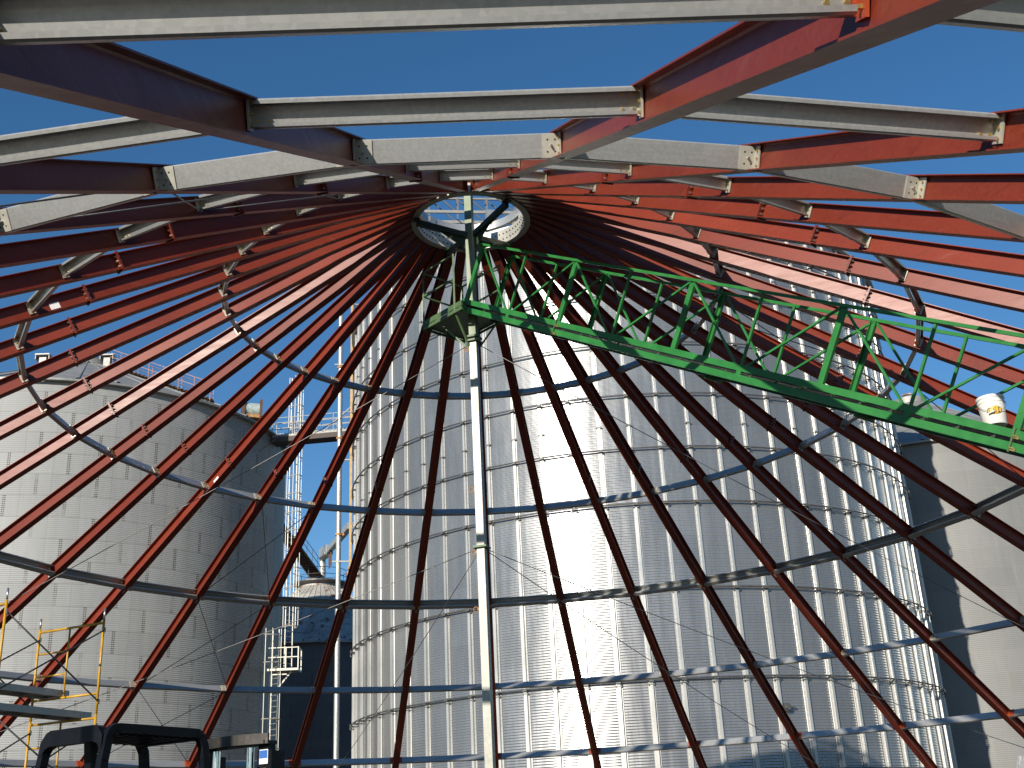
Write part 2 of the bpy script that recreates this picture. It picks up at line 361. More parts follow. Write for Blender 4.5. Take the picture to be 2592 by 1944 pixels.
# --- pale silo behind the big one on the right
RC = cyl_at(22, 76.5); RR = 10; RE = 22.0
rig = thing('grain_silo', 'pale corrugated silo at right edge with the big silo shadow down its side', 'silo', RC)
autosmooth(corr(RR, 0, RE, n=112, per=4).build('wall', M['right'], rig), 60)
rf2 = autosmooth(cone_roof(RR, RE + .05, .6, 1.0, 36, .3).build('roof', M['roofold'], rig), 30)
b = MB(); b.lathe([(.5, RE + 5.7), (.5, RE + 5.85), (.3, RE + 5.95), (.28, RE + 6.15), (.4, RE + 6.2), (.4, RE + 6.28), (.02, RE + 6.36)], 24); b.build('roof_cap', M['roofrust'], rf2)

# --- small rusty silo far off between the two
FC = cyl_at(-8.15, 97); FR = 8.0; FE = 16.95; FS = .86
far = thing('grain_silo', 'small distant silo with steep rust streaked ribbed roof, between left and big silos', 'silo', FC)
autosmooth(corr(FR, 0, FE, n=72, per=4).build('wall', M['far'], far), 60)
rf3 = autosmooth(cone_roof(FR, FE, FS, 1.6, 44, .35, .12).build('roof', M['roofrust'], far), 30)
b = MB(); zt = FE + (FR - 1.6) * FS
b.lathe([(1.75, zt + .05), (1.95, zt + .15), (2.3, zt + .2), (2.3, zt + .3), (.3, zt + .55)], 32)
for i in range(10):
    a = 2 * pi * i / 10; b.tube([(2.2 * cos(a), 2.2 * sin(a), zt + .2), (2.2 * cos(a), 2.2 * sin(a), zt + 1.3)], .03, 6)
for h in (.75, 1.3): b.tube(arc((0, 0, zt + h), 2.2, 0, 2 * pi, 24)[:-1], .025, 6, True)
b.build('hub_platform', M['brace'], rf3)

# --- what stands on and between the silos
def seen(azd, eld, dist):                    # point at a horizontal distance in a compass direction and elevation
    return V((CAM.x + dist * sin(R_(azd)), CAM.y + dist * cos(R_(azd)), CAM.z + dist * tan(R_(eld))))
p = on_roof(-11.83, 20.55, 0) + LC
fan = thing('roof_fan', 'round pale green fan drum with square ends on left silo roof edge', 'fan', p)
b = MB(); ax = V((.95, .3, 0)).normalized(); q = V((0, 0, .55))
b.tube([q - ax * .42, q + ax * .42], .42, 24); autosmooth(b.build('drum', mat('pale_green_fan', (.38, .45, .42), .45, .2, .3, 5, wear=(.25, .2, .15), wear_amt=.62), fan), 40)
for s_ in (-1, 1):
    b = MB(); yv = V((-.3, .95, 0)).normalized(); b.box(q + ax * .5 * s_, ax * .07, yv * .5, V((0, 0, .52))); b.build('end_frame', M['rustdark'], fan)
b = MB(); b.box((0, 0, .08), ax * .5, V((-.3, .95, 0)) * .4, (0, 0, .1)); b.build('base', M['rust'], fan)

stair = thing('roof_stair', 'pink rusted handrails climbing the roof edge of left silo', 'stair railing', LC)
b = MB()
a0 = R_(52)
for side in (0, .75):
    A = polar(V((0, 0, 0)), 12.3, a0, LE + .3) + V((0, side, 0)); B = polar(V((0, 0, 0)), 2.0, a0, LE + 5.5) + V((0, side, 0))
    for h in (1.1, .6): b.tube([A + V((0, 0, h)), B + V((0, 0, h))], .022, 6)
    for i in range(8):
        q = A.lerp(B, i / 7); b.tube([q, q + V((0, 0, 1.1))], .022, 6)
b.build('handrail', mat('pink_rusted_rail', (.36, .2, .16), .7, .1, .3), stair)
b = MB()
for i in range(28):
    q = polar(V((0, 0, 0)), 12.3, a0, LE + .42).lerp(polar(V((0, 0, 0)), 2.0, a0, LE + 5.6), i / 27); b.box(q + V((0, .37, 0)), (.12, 0, 0), (0, .37, 0), (0, 0, .02))
b.build('tread', M['rustdark'], stair)

def ladder_cage(name, label, top, bot, face, rad=.36, hoops=.95):
    """vertical ladder with safety hoops; face = horizontal unit vector the cage bulges towards"""
    t = thing(name, label, 'ladder', (top.x, top.y, bot)); f = V(face).normalized(); s = V((-f.y, f.x, 0)); H = top.z - bot
    b = MB()
    for k in (-1, 1): b.bar(s * .23 * k, s * .23 * k + V((0, 0, H + 1.0)), .05, .05)
    b.build('ladder_rail', M['clip'], t)
    b = MB(); z = .2
    while z < H: b.tube([s * -.23 + V((0, 0, z)), s * .23 + V((0, 0, z))], .014, 6); z += .3
    b.build('rung', M['clip'], t)
    b = MB(); z = 2.2 if H > 6 else .5
    while z < H + 1.1: b.tube([s * -.36] and arc(f * .02 + V((0, 0, z)), rad, -.15, pi + .15, 12, s, f * 2.0), .03, 6); z += hoops
    z0 = 2.2 if H > 6 else .5
    for k in range(5):
        a = pi * k / 4; q = s * rad * cos(a) + f * rad * 2 * sin(a); b.bar(q + V((0, 0, z0)), q + V((0, 0, H + 1.0)), .045, .03)
    b.build('cage', M['clip'], t); return t
vd = V((-.3, -.95, 0))
ladder_cage('caged_ladder', 'white caged ladder rising above the small platform beside left silo', seen(-9.62, 21.6, 66.3), CAM.z + 9.9, V((.6, -.8, 0)), .38, 1.1)
ladder_cage('caged_ladder', 'white caged ladder below the small platform, at foot of left silo edge', seen(-10.22, 9.4, 65.8), .3, V((-.55, -.83, 0)), .4, 1.5)
plat = thing('ladder_platform', 'small white railed rest platform between the two caged ladders', 'platform', seen(-9.7, 8.4, 65.9))
b = MB(); b.bx(-.95, .75, -.5, .6, -.12, 0); b.build('deck', M['clip'], plat)
b = MB()
for x, y in ((.05, -.48), (.73, -.48), (.73, .58)): b.bar((x, y, 0), (x, y, 1.15), .06, .06)
for h in (.6, 1.12): b.bar((-.9, -.48, h), (.73, -.48, h), .05, .05); b.bar((.73, -.48, h), (.73, .58, h), .05, .05)
b.build('guard_rail', M['clip'], plat)
b = MB(); b.bar((-.6, 0, -1.2), (.3, 0, -.12), .08, .08); b.bar((-.7, -.3, -.3), (.1, -.3, -.3), .06, .06); b.build('bracket', M['clip'], plat)
b = MB()                                      # dark service pipes up the edge of the left silo
t = thing('service_pipe', 'pair of thin dark service pipes running up left silo edge beside the ladder', 'pipe', (0, 0, 0))
for k, azd in enumerate((-10.75, -10.52, -10.3)):
    q = seen(azd, 5, 69.4 + .2 * k); b.tube([(q.x, q.y, .1), (q.x, q.y, 24.4 + k)], .055, 8)
b.build('pipe', M['galv_dull'], t)
b = MB()
for i in range(8):
    A = seen(-10.9, 0, 69.6); B = seen(-10.15, 0, 69.6); z = 3 + i * 2.9; b.bar((A.x, A.y, z), (B.x, B.y, z), .05, .05)
b.build('bracket', M['brace'], t)

A = seen(-10.75, 19.5, 66); B = seen(-6.55, 19.6, 64.5); B.z = A.z
cat = thing('catwalk', 'rusty catwalk with pale railings bridging left silo to the big silo', 'catwalk', A)
D = B - A; fd = D.normalized(); sd = V((-fd.y, fd.x, 0))
b = MB(); b.bar(D * 0 + sd * .4 + V((0, 0, -.22)), D + sd * .4 + V((0, 0, -.22)), .9, .3); b.build('deck', mat('grimy_deck_steel', (.075, .06, .055), .75, .2, .4, 3, wear=(.14, .08, .05), wear_amt=.6), cat)
b = MB()
for y in (0, .8): b.bar(sd * y, D + sd * y, .06, .14)
b.build('edge_beam', M['railgrey'], cat)
b = MB()
for y in (0, .8):
    for h in (.42, .78, 1.15): b.bar(sd * y + V((0, 0, h)), D + sd * y + V((0, 0, h)), .028, .032)
    for i in range(5): q = D * (i / 4) + sd * y; b.bar(q, q + V((0, 0, 1.17)), .05, .05)
b.build('guard_rail', M['railgrey'], cat)
b = MB(); b.bar(D * .62, D * .98 + V((0, 0, 1.5)), .06, .06); b.bar(D * .1, D * .02 + V((-.5, -1.5, -1.4)), .04, .04); b.build('brace', M['brace'], cat)

q = seen(-7.28, 5, 60)
t = thing('downspout', 'straight bright galvanized spout pipe standing in the gap beside big silo', 'pipe', (q.x, q.y, 0))
b = MB(); b.tube([(0, 0, 0), (0, 0, 31)], .135, 20); autosmooth(b.build('pipe', M['galv'], t), 40)
for z in (17.2, 22.6, 26.8):
    b = MB(); b.tube([(0, 0, z), (0, 0, z + .12)], .19, 16); b.box((.2, 0, z + .06), (.1, 0, 0), (0, .05, 0), (0, 0, .06)); b.build('clamp', M['rust'], t)

q = seen(-6.68, 13.2, 56); t = thing('conduit_ladder', 'rusty tan ladder rack fixed up the left edge of the big silo', 'ladder rack', (q.x, q.y, q.z))
b = MB(); H = 16.5
b.bar((0, 0, 0), (0, 0, H), .13, .13); b.build('rail', mat('tan_rust', (.40, .27, .12), .7, .1, .35, 3, wear=(.25, .12, .05), wear_amt=.58), t)
b = MB(); b.bar((.15, .1, 0), (.15, .1, H), .07, .07); b.build('cable', M['rustdark'], t)
b = MB()
for i in range(10): z = .3 + i * 1.75; b.bar((-.9 if i % 3 == 0 else -.05, 0, z), (.55, .2, z), .06, .06)
b.build('rung', M['clip'], t)
b = MB(); b.box((0, 0, -.35), (.16, 0, 0), (0, .16, 0), (0, 0, .09)); b.box((0, 0, -.08), (.13, 0, 0), (0, .13, 0), (0, 0, .07)); b.build('foot', M['rust'], t)

hub = FC + V((0, 0, FE + (FR - 1.6) * FS + .3))
A = seen(-10.6, 15.6, 88); B = hub + V((-.3, -.3, .6))
t = thing('inclined_walkway', 'dark grated walkway sloping down onto the small distant silo roof', 'walkway', A)
D = B - A; fd = D.normalized(); sd = V((-fd.y, fd.x, 0)).normalized()
b = MB(); b.bar(V((0, 0, 0)), D, 1.1, .1); b.build('deck', M['brace'], t)
b = MB()
for y in (-.55, .55):
    for h in (.55, 1.1): b.tube([sd * y + V((0, 0, h)), D + sd * y + V((0, 0, h))], .025, 6)
    for i in range(9): q = D * (i / 8) + sd * y; b.tube([q, q + V((0, 0, 1.1))], .022, 6)
b.build('handrail', M['rustdark'], t)
b = MB()
for i in range(30): q = D * (i / 29); b.bar(q - sd * .55 + V((0, 0, -.12)), q + sd * .55 + V((0, 0, -.12)), .05, .12)
b.build('grating', M['rustdark'], t)

A = seen(-6.7, 15.2, 80); B = hub + V((.2, -.2, 2.2))
t = thing('grain_spout', 'pale square spout angling down to the small distant silo hub', 'spout', B)
D = A - B; b = MB(); b.bar((0, 0, 0), D, .4, .45); b.bar((0, 0, .3), D * .25 + V((0, 0, .1)), .7, .75); b.tube([(0, 0, 0), (0, 0, -1.9)], .26, 12); b.build('chute', M['galv_dull'], t)
b = MB()
for k in (.28, .34): b.bar(D * k, V((D.x * k, D.y * k, -2.0)), .12, .12)
b.build('support_post', M['rustdark'], t)

# catwalk crossing above the big silo's peak, seen through the hub
A = seen(-9, 30.6, 55); B = seen(7.5, 30.0, 55.5); B.z = A.z - .4
t = thing('conveyor_bridge', 'galvanized conveyor truss high over the big silo, seen through the roof hub', 'catwalk', A)
D = B - A; fd = D.normalized(); sd = V((-fd.y, fd.x, 0))
b = MB()
for y in (0, 1.1): b.bar(sd * y, D + sd * y, .1, .16); b.bar(sd * y + V((0, 0, 1.5)), D + sd * y + V((0, 0, 1.5)), .1, .1)
b.build('chord', M['railgrey'], t)
n = 10
for y in (0, 1.1):
    b = MB()
    for i in range(n):
        b.bar(D * (i / n) + sd * y, D * (i / n) + sd * y + V((0, 0, 1.5)), .09, .09); b.bar(D * ((i + .95) / n) + sd * y, D * (i / n) + sd * y + V((0, 0, 1.45)), .06, .06)
    b.build('web_member', M['brace'], t)
b = MB(); b.bar(sd * .55 + V((0, 0, -.9)), D + sd * .55 + V((0, 0, -.9)), .4, .16); b.build('conveyor_trough', M['brace'], t)
b = MB(); q = D * .62; b.bar(q + V((0, 0, -.05)), q + V((0, 0, -3.5)), .2, .2); b.bar(q + sd * 1.1, q + sd * 1.1 + V((0, 0, -3.5)), .2, .2); b.build('support_post', M['brace'], t)

# ------------------------------------------------------------------ the roof frame under construction
SL = .577984; sc_ = 1 / math.hypot(1, SL); c30, s30 = sc_, SL * sc_
N_R = 35; DT = 2 * pi / N_R; TH0 = .09923583
RING = [4.6285, 7.8218, 10.7883, 13.8291, 16.8, 19.75]
RF = 21.3
def th(i): return -pi / 2 - (TH0 + i * DT)
e_ = V((c30, 0, -s30)); n_ = V((s30, 0, c30)); y_ = V((0, 1, 0)); ap = V((-RF, 0, SL * RF))
def I_poly(b0, t0, fw, tf, tw):
    f, w2 = fw / 2, tw / 2; k = .012
    return [(-f, b0), (f, b0), (f, b0 + tf), (w2 + k, b0 + tf), (w2, b0 + tf + k), (w2, t0 - tf - k), (w2 + k, t0 - tf), (f, t0 - tf), (f, t0), (-f, t0), (-f, t0 - tf), (-w2 - k, t0 - tf), (-w2, t0 - tf - k), (-w2, b0 + tf + k), (-w2 - k, b0 + tf), (-f, b0 + tf)]
NB, NT = -.126, .130
rib = thing('rafter', None, 'rafter', (0, 0, 0), 0, 'red steel rafters of the roof frame')
b = MB(); b.prism(I_poly(NB, NT, .165, .011, .009), ap + e_ * 1.36, y_, n_, e_ * (8.19 - 1.36)); b.prism(I_poly(NB, NT, .165, .011, .009), ap + e_ * 8.222, y_, n_, e_ * (24.55 - 8.222))
b.build('beam', M['red'], rib)
b = MB()
for a in (8.191, 8.2075): b.box(ap + e_ * (a + .007) + n_ * (NB + NT) / 2, e_ * .007, y_ * .088, n_ * .150)
b.m = 1
for h in (-.075, .003, .08):
    for s_ in (-1, 1):
        for d in (-1, 1): b.bolt(ap + e_ * (8.2065 + .0155 * d) + n_ * h + y_ * .045 * s_, e_ * d, .017, .026)
b.build('splice_plate', [M['red'], M['steel']], rib)
b = MB(); b.box(ap + e_ * 1.36 + n_ * .002, e_ * .008, y_ * .08, n_ * .13); b.build('end_plate', M['red'], rib)
b = MB(); b.box(ap + e_ * 24.2 + n_ * (NB - .012), e_ * .12, y_ * .11, n_ * .011); b.build('base_plate', M['red'], rib)
ordn = lambda k: '%d%s' % (k, 'th' if 10 < k < 14 else {1: 'st', 2: 'nd', 3: 'rd'}.get(k % 10, 'th'))
def rafter_label(i):
    if i > 17: i -= 35                         # signed: 0..17 left side, -1..-17 right side
    L = i >= 0
    near = i + 1 if L else -i; pole = 17 - i if L else i + 18
    sd_ = 'left' if L else 'right'
    if i == 17: return 'red steel rafter hidden straight behind the centre pole'
    if i == 0: return 'deep dark red rafter crossing the upper left corner overhead'
    if i == -1: return 'broad red rafter crossing the upper right corner overhead, half sunlit'
    if near <= 8:
        return ('shaded maroon' if L and near < 5 else 'sunlit red') + ' rafter, %s to the %s of the overhead bay' % (ordn(near), sd_)
    return ('red' if L else 'brownish red') + ' sloping rafter, %s to the %s of the centre pole' % (ordn(pole), sd_)
raf = []
for i in range(N_R):
    o = rib if i == 0 else copy_tree(rib)
    o.location = (RF * cos(th(i)), RF * sin(th(i)), AP - SL * RF); o.rotation_euler.z = th(i); o['label'] = rafter_label(i); raf.append(o)
for i, a, lw in ((5, 8.72, .15), (12, 8.75, .17)):   # paper stickers on two rafter webs
    b = MB(); b.box(ap + e_ * a + n_ * -.03 + y_ * .006, e_ * lw / 2, y_ * .002, n_ * .05); b.build('paper_label', M['label'], raf[i])
    for c in raf[i].children: pass
raf[5]['label'] = 'sunlit red rafter with a white paper sticker beside its splice, upper left'
raf[12]['label'] = 'red sloping rafter with small white sticker below its splice, left of pole'

def c_path(pts, t):
    """closed outline of a bent sheet of thickness t following pts"""
    L, Rr = [], []
    for i, p in enumerate(pts):
        p = V((*p, 0)); a = V((*pts[max(i - 1, 0)], 0)); c = V((*pts[min(i + 1, len(pts) - 1)], 0))
        d1 = (p - a).normalized() if i else (c - p).normalized(); d2 = (c - p).normalized() if i < len(pts) - 1 else d1
        nn = V((-(d1 + d2).y, (d1 + d2).x, 0)).normalized(); k = t / 2 / max(.3, nn.dot(V((-d1.y, d1.x, 0))))
        L.append((p + nn * k).xy[:]); Rr.append((p - nn * k).xy[:])
    return L + Rr[::-1]
PBT = [(-.052, .13), (-.048, .135), (-.122, .108), (-.058, .122), (-.042, .148), (-.06, .12)]   # each ring's channel, depth about the rafter's middle line
RN = ['innermost ring', 'second ring from the hub', 'third ring from the hub', 'fourth ring from the hub', 'fifth ring from the hub', 'outermost ring']
def bay_name(bm):                              # bm: -18..16 ; -1 is the overhead bay
    if bm == -1: return 'overhead bay'
    if bm in (17, -18): return '1st bay right of pole'
    if bm >= 0: return '%s bay left of overhead bay' % ordn(bm + 1) if bm < 9 else '%s bay left of pole' % ordn(17 - bm)
    return '%s bay right of overhead bay' % ordn(-bm - 1) if bm > -10 else '%s bay right of pole' % ordn(bm + 19)
for k, r in enumerate(RING):
    PB, PT = PBT[k]; pm, ph = (PB + PT) / 2, (PT - PB) / 2 - .004
    sg = -1 if k == 2 else 1                   # which way the channel opens
    half = r * sin(DT / 2) - .012; xm = r * cos(DT / 2)
    hc = half - .03; p0 = thing('purlin', None, 'purlin', (0, 0, 0), 0, 'galvanized purlins between the rafters')
    w_ = (.125 if k == 2 else .072) * sg; l_ = .030; q = .009
    path = [(w_, PT - l_), (w_, PT - q), (w_ - q * sg, PT), (q * sg, PT), (0, PT - q), (0, PB + q), (q * sg, PB), (w_ - q * sg, PB), (w_, PB + q), (w_, PB + l_)]
    b = MB(); b.prism(c_path(path, .004), y_ * -hc, e_, n_, y_ * 2 * hc); b.build('channel', M['galv'], p0)
    cm = M['redclip'] if k == 4 else M['clip']
    for s_ in (-1, 1):
        b = MB(); bk = -.009 * sg
        b.prism([(half - .165, -ph), (half, -ph), (half, ph - .035), (half - .035, ph), (half - .165, ph)] if s_ > 0 else [(-half + .165, -ph), (-half + .165, ph), (-half + .035, ph), (-half, ph - .035), (-half, -ph)], e_ * (bk - .005) + n_ * pm, y_, n_, e_ * .01)
        b.box(e_ * (bk + .045) + y_ * s_ * (half - .002) + n_ * (pm - .006), e_ * .055, y_ * .006, n_ * (ph + .012))
        b.m = 1
        for yy in (.045, .115):
            for h in (pm - ph * .5, pm + ph * .5):
                c = y_ * s_ * (half - yy) + n_ * h; b.m = 2 if k == 2 else 1
                b.bolt(c + e_ * .004 * sg, e_ * sg, .010, .014); b.bolt(c + e_ * (bk - .005 * sg), e_ * -sg, .010, .0012 if k == 2 else .02)
        if k == 2: b.m = 3; c = y_ * s_ * (half - .08) + n_ * pm; b.bolt(c + e_ * (bk - .005 * sg), e_ * -sg, .013, .03)
        b.m = 1
        for h in (pm - .07, pm, pm + .07): b.bolt(e_ * (bk + .062) + y_ * s_ * (half - .008) + n_ * h, y_ * -s_, .011, .016)
        b.build('clip', [cm, M['zinc'], M['ink'], M['steel']], p0)
    for j in range(N_R):
        o = p0 if j == 0 else copy_tree(p0)
        a = th(j) - DT / 2; o.location = (xm * cos(a), xm * sin(a), AP - SL * r); o.rotation_euler.z = a
        bm = j if j <= 16 else j - 35
        o['label'] = 'grey galvanized purlin in %s, %s' % (RN[k], bay_name(bm))

# hub ring at the peak
hubr = thing('hub_ring', 'cream bolted steel hub ring where all the red rafters meet', 'hub ring', (0, 0, AP - .84))
b = MB(); b.lathe([(1.05, 0), (1.17, 0), (1.17, .018), (1.075, .018), (1.075, .30), (1.15, .30), (1.15, .318), (1.05, .318)], 72, close=True); autosmooth(b.build('lower_ring', M['clip'], hubr), 30)
b = MB()
for i in range(70):
    a = 2 * pi * i / 70
    for z in (.09, .22): b.bolt((1.049 * cos(a), 1.049 * sin(a), z), (-cos(a), -sin(a), 0), .014, .02)
b.build('bolt_row', M['brace'], hubr)
b = MB(); b.lathe([(1.06, .43), (1.14, .43), (1.14, .445), (1.075, .445), (1.075, .585), (1.14, .585), (1.14, .60), (1.06, .60)], 72, close=True); autosmooth(b.build('upper_ring', M['galv'], hubr), 30)
for i in range(6):
    a = 2 * pi * (i + .3) / 6; c = V((cos(a), sin(a), 0)); t_ = V((-sin(a), cos(a), 0))
    b = MB(); b.box(c * 1.045 + V((0, 0, .44)), c * .006, t_ * .08, V((0, 0, .14))); b.build('spacer_plate', M['galv'], hubr)
b = MB(); q = V((.42, .98, .72)); b.box(q, (.11, .02, 0), (-.02, .11, 0), (0, 0, .1)); b.box(q + V((0, 0, -.13)), (.02, 0, 0), (0, .02, 0), (0, 0, .06)); b.build('junction_box', M['galv'], hubr)

# ------------------------------------------------------------------ centre pole with its four arms
pole = thing('center_pole', 'tall square galvanized centre pole carrying the roof hub on four arms', 'pole', (0, 0, 0))
ra = R_(-20); ux = V((cos(ra), sin(ra), 0)); uy = V((-sin(ra), cos(ra), 0)); hw = .07
cx = lambda z: V((-.035 * min(1, z / 13), 0, z))
b = MB(); b.prism([(-hw, -hw), (hw, -hw), (hw, hw), (-hw, hw)], cx(0), ux, uy, cx(10.33) - cx(0)); b.build('shaft', mat('pole_galvanized', (.245, .245, .215), .42, .35, .18, 6, wear=(.42, .46, .34), wear_amt=.58), pole)
b = MB(); b.prism([(-hw, -hw), (hw, -hw), (hw, hw), (-hw, hw)], cx(10.33), ux, uy, cx(13.62) - cx(10.33)); b.build('upper_shaft', mat('pale_green_pole', (.14, .175, .11), .5, .1, .2, 5, wear=(.2, .22, .13), wear_amt=.62), pole)
for z in (6.39, 10.36, 10.44):
    b = MB(); b.box(cx(z), ux * .125, uy * .125, V((0, 0, .018))); b.build('collar', M['olive'], pole)
b = MB(); b.box(cx(.03), ux * .3, uy * .3, V((0, 0, .025))); b.build('base_plate', M['dgreen'], pole)
hubz = AP - 1.12
for px, py in ((-1.03, -.24), (.66, -.80), (.74, .80), (-.5, .98)):
    d = V((px, py, 0)).normalized(); t_ = V((-d.y, d.x, 0))
    b = MB(); b.bar(V((0, 0, hubz)) + d * .09, V((0, 0, AP - .92)) + d * 1.09, .09, .11)
    b.prism([(.09, -.32), (.09, .1), (.62, .13), (.62, .04)], V((0, 0, hubz)) - t_ * .006, d, V((0, 0, 1)), t_ * .012)
    b.box(V((0, 0, AP - .865)) + d * 1.09, d * .07, t_ * .07, V((0, 0, .012))); b.build('arm', M['dgreen'], pole)
for z, sx in ((10.2, -1), (7.45, -1), (6.3, -1), (5.3, -1)):
    b = MB(); c = cx(z) - ux * .13 - uy * .05; b.tube(arc(c, .045, 0, 2 * pi, 12, ux, (0, 0, 1))[:-1], .009, 6, True); b.bar(c + ux * .03, cx(z) - uy * .06, .02, .03); b.build('hook', M['rust'], pole)

# ------------------------------------------------------------------ green walkway truss turning round the pole
AZT, SLT = .7061, .5200
c_, s_2 = cos(SLT), sin(SLT)
E = V((sin(AZT) * c_, -cos(AZT) * c_, -s_2)); NN = V((sin(AZT) * s_2, -cos(AZT) * s_2, c_)); T = V((cos(AZT), sin(AZT), 0))
A0 = V((0, 0, AP))
def W(s, t, n): return A0 + E * s + T * t + NN * n
TA = .39; HT = -1.159; CB1, CB0 = -2.233, -2.464; S0, DS = 2.907, 1.379; SEND = S0 + 10 * DS
wbase = W(1.45, 0, CB0)
wk = thing('walkway_truss', 'bright green railed walkway truss sloping from centre pole to lower right', 'walkway', wbase)
def WL(s, t, n): return W(s, t, n) - wbase
for side in (-1, 1):
    t0 = side * TA
    b = MB()
    hb = (CB1 - CB0)
    for n0, n1 in ((CB1 - .088, CB1), (CB0, CB0 + .092)):
        b.box((WL(1.45, t0, n0) + WL(SEND, t0, n1)) / 2, E * (SEND - 1.45) / 2, T * .004, NN * (n1 - n0) / 2)
    for n0, dn in ((CB1 + .003, -1), (CB0 - .003, 1)):   # flanges turned inwards
        b.box((WL(1.45, t0 - side * .03, n0) + WL(SEND, t0 - side * .03, n0)) / 2, E * (SEND - 1.45) / 2, T * .033, NN * .003)
    gm = [S0 + 2 * k * DS - 2 * DS for k in range(7)]
    for s in gm:
        if 1.5 < s < SEND: b.box((WL(s, t0, CB1 - .088) + WL(s, t0, CB0 + .092)) / 2, E * .045, T * .004, NN * .0255)
    b.box((WL(1.5, t0, CB1 - .088) + WL(1.5, t0, CB0 + .092)) / 2, E * .05, T * .004, NN * .0255)
    b.build('bottom_beam', M['green'], wk)
    b = MB(); b.bar(WL(1.5, t0, HT), WL(SEND, t0, HT), .045, .045, NN); b.build('top_rail', M['green'], wk)
    for i in range(-1, 11):
        s = S0 + i * DS; wide = i % 2 != 0
        b = MB()
        if wide:
            u0 = -.045; b.prism([(u0, 0), (-u0, 0), (-u0, -side * .05), (-u0 - .006, -side * .05), (-u0 - .006, -side * .006), (u0 + .006, -side * .006), (u0 + .006, -side * .05), (u0, -side * .05)], WL(s, t0 - side * .008, CB1), E, T, NN * (HT - CB1 - .02))
        else: b.bar(WL(s, t0 - side * .02, CB1 - .02), WL(s, t0 - side * .02, HT), .035, .035, E)
        b.build('post', M['green'], wk)
        if wide:
            for d in (-1, 1):
                s2 = s + d * (DS - .085)
                if s2 < 1.5 or s2 > SEND: continue
                b = MB(); b.bar(WL(s + d * .03, t0 - side * .012, HT - .03), WL(s2, t0 - side * .012, CB1 - .02), .03, .03, T); b.build('diagonal', M['green'], wk)
    for i in (1, 7):
        s = S0 + i * DS
        if side < 0:
            b = MB(); b.box((WL(s, t0 - .012, CB1) + WL(s, t0 - .012, CB0)) / 2, E * .01, T * .02, NN * .14)
            b.m = 1
            for h in (.06, .20): b.bolt(WL(s + .01, t0 - .03, CB0 + h - .04), E, .018, .05); b.box(WL(s + .05, t0 - .02, CB0 + h - .05), E * .03, T * .02, NN * .015)
            b.build('joint_plate', [M['olive'], M['zinc']], wk)
b = MB(); s = 1.7
while s < SEND:                                # treads of the deck
    b.box(WL(s, 0, CB1 - .06), E * .1, T * (TA - .012), NN * .006); b.box(WL(s + .1, 0, CB1 - .075), E * .004, T * (TA - .012), NN * .02)
    b.prism([(0, 0), (.07, 0), (.07, .045)], WL(s, -TA - .006, CB0 + .09), E, NN, T * .008)
    s += .46
b.build('tread', M['dgreen'], wk)
b = MB(); b.box((WL(1.6, 0, CB1 - .1) + WL(SEND, 0, CB1 - .1)) / 2, E * (SEND - 1.6) / 2, T * (TA - .04), NN * .003); b.build('deck_sheet', M['dgreen'], wk)
for i in (3, 5, 9):
    b = MB(); s = S0 + i * DS + .35; b.bar(WL(s, TA * .2, CB0 - .02), WL(s, TA + .1, CB0 - .02), .06, .06, NN); b.build('cross_tie', M['green'], wk)

# square platform round the pole, where the walkway begins
EH = V((sin(AZT), -cos(AZT), 0)); pz = AP - 2.75
pf = thing('pole_platform', 'shaded olive square platform with railings hung round the centre pole', 'platform', (0, 0, pz - .19))
X0, X1, YT = -.93, .22, .50
P = lambda x, y, z: EH * x + T * y + V((0, 0, z))
b = MB()
for y in (-YT, YT):
    for z0, z1 in ((.0, .055), (.085, .19)): b.box((P(X0, y, z0) + P(X1, y, z1)) / 2, EH * (X1 - X0) / 2, T * .005, V((0, 0, (z1 - z0) / 2)))
for x in (X0, X1):
    for z0, z1 in ((.0, .055), (.085, .19)): b.box((P(x, -YT + .006, z0) + P(x, YT - .006, z1)) / 2, EH * .005, T * (YT - .006), V((0, 0, (z1 - z0) / 2)))
b.box(P((X0 + X1) / 2, 0, .07), EH * (X1 - X0) * .49, T * YT * .98, V((0, 0, .012))); b.build('frame', M['olive'], pf)
for x, y in ((X0, -YT), (X0, YT), (X1 - .2, -YT), (X1, YT)):
    b = MB(); b.bar(P(x, y, 0), P(x, y, 1.25), .035, .035); b.build('post', M['olive'], pf)
for h in (.72, 1.24):
    b = MB(); b.bar(P(X0, -YT, h), P(X1 - .2, -YT, h), .028, .028); b.bar(P(X0, -YT, h), P(X0, YT, h), .028, .028); b.bar(P(X0, YT, h), P(X1, YT, h), .028, .028); b.build('rail', M['olive'], pf)
for x, y in ((X0 + .35, -YT * .6), (X0 + .2, 0), (0, -YT * .9), (.1, YT * .9), (-.5, YT * .8)):
    b = MB(); b.bar(P(x, y, .0), P(-.05, 0, -.55) + (P(x, y, 0) - P(0, 0, 0)).normalized() * .11, .035, .035); b.build('strut', M['olive'], pf)

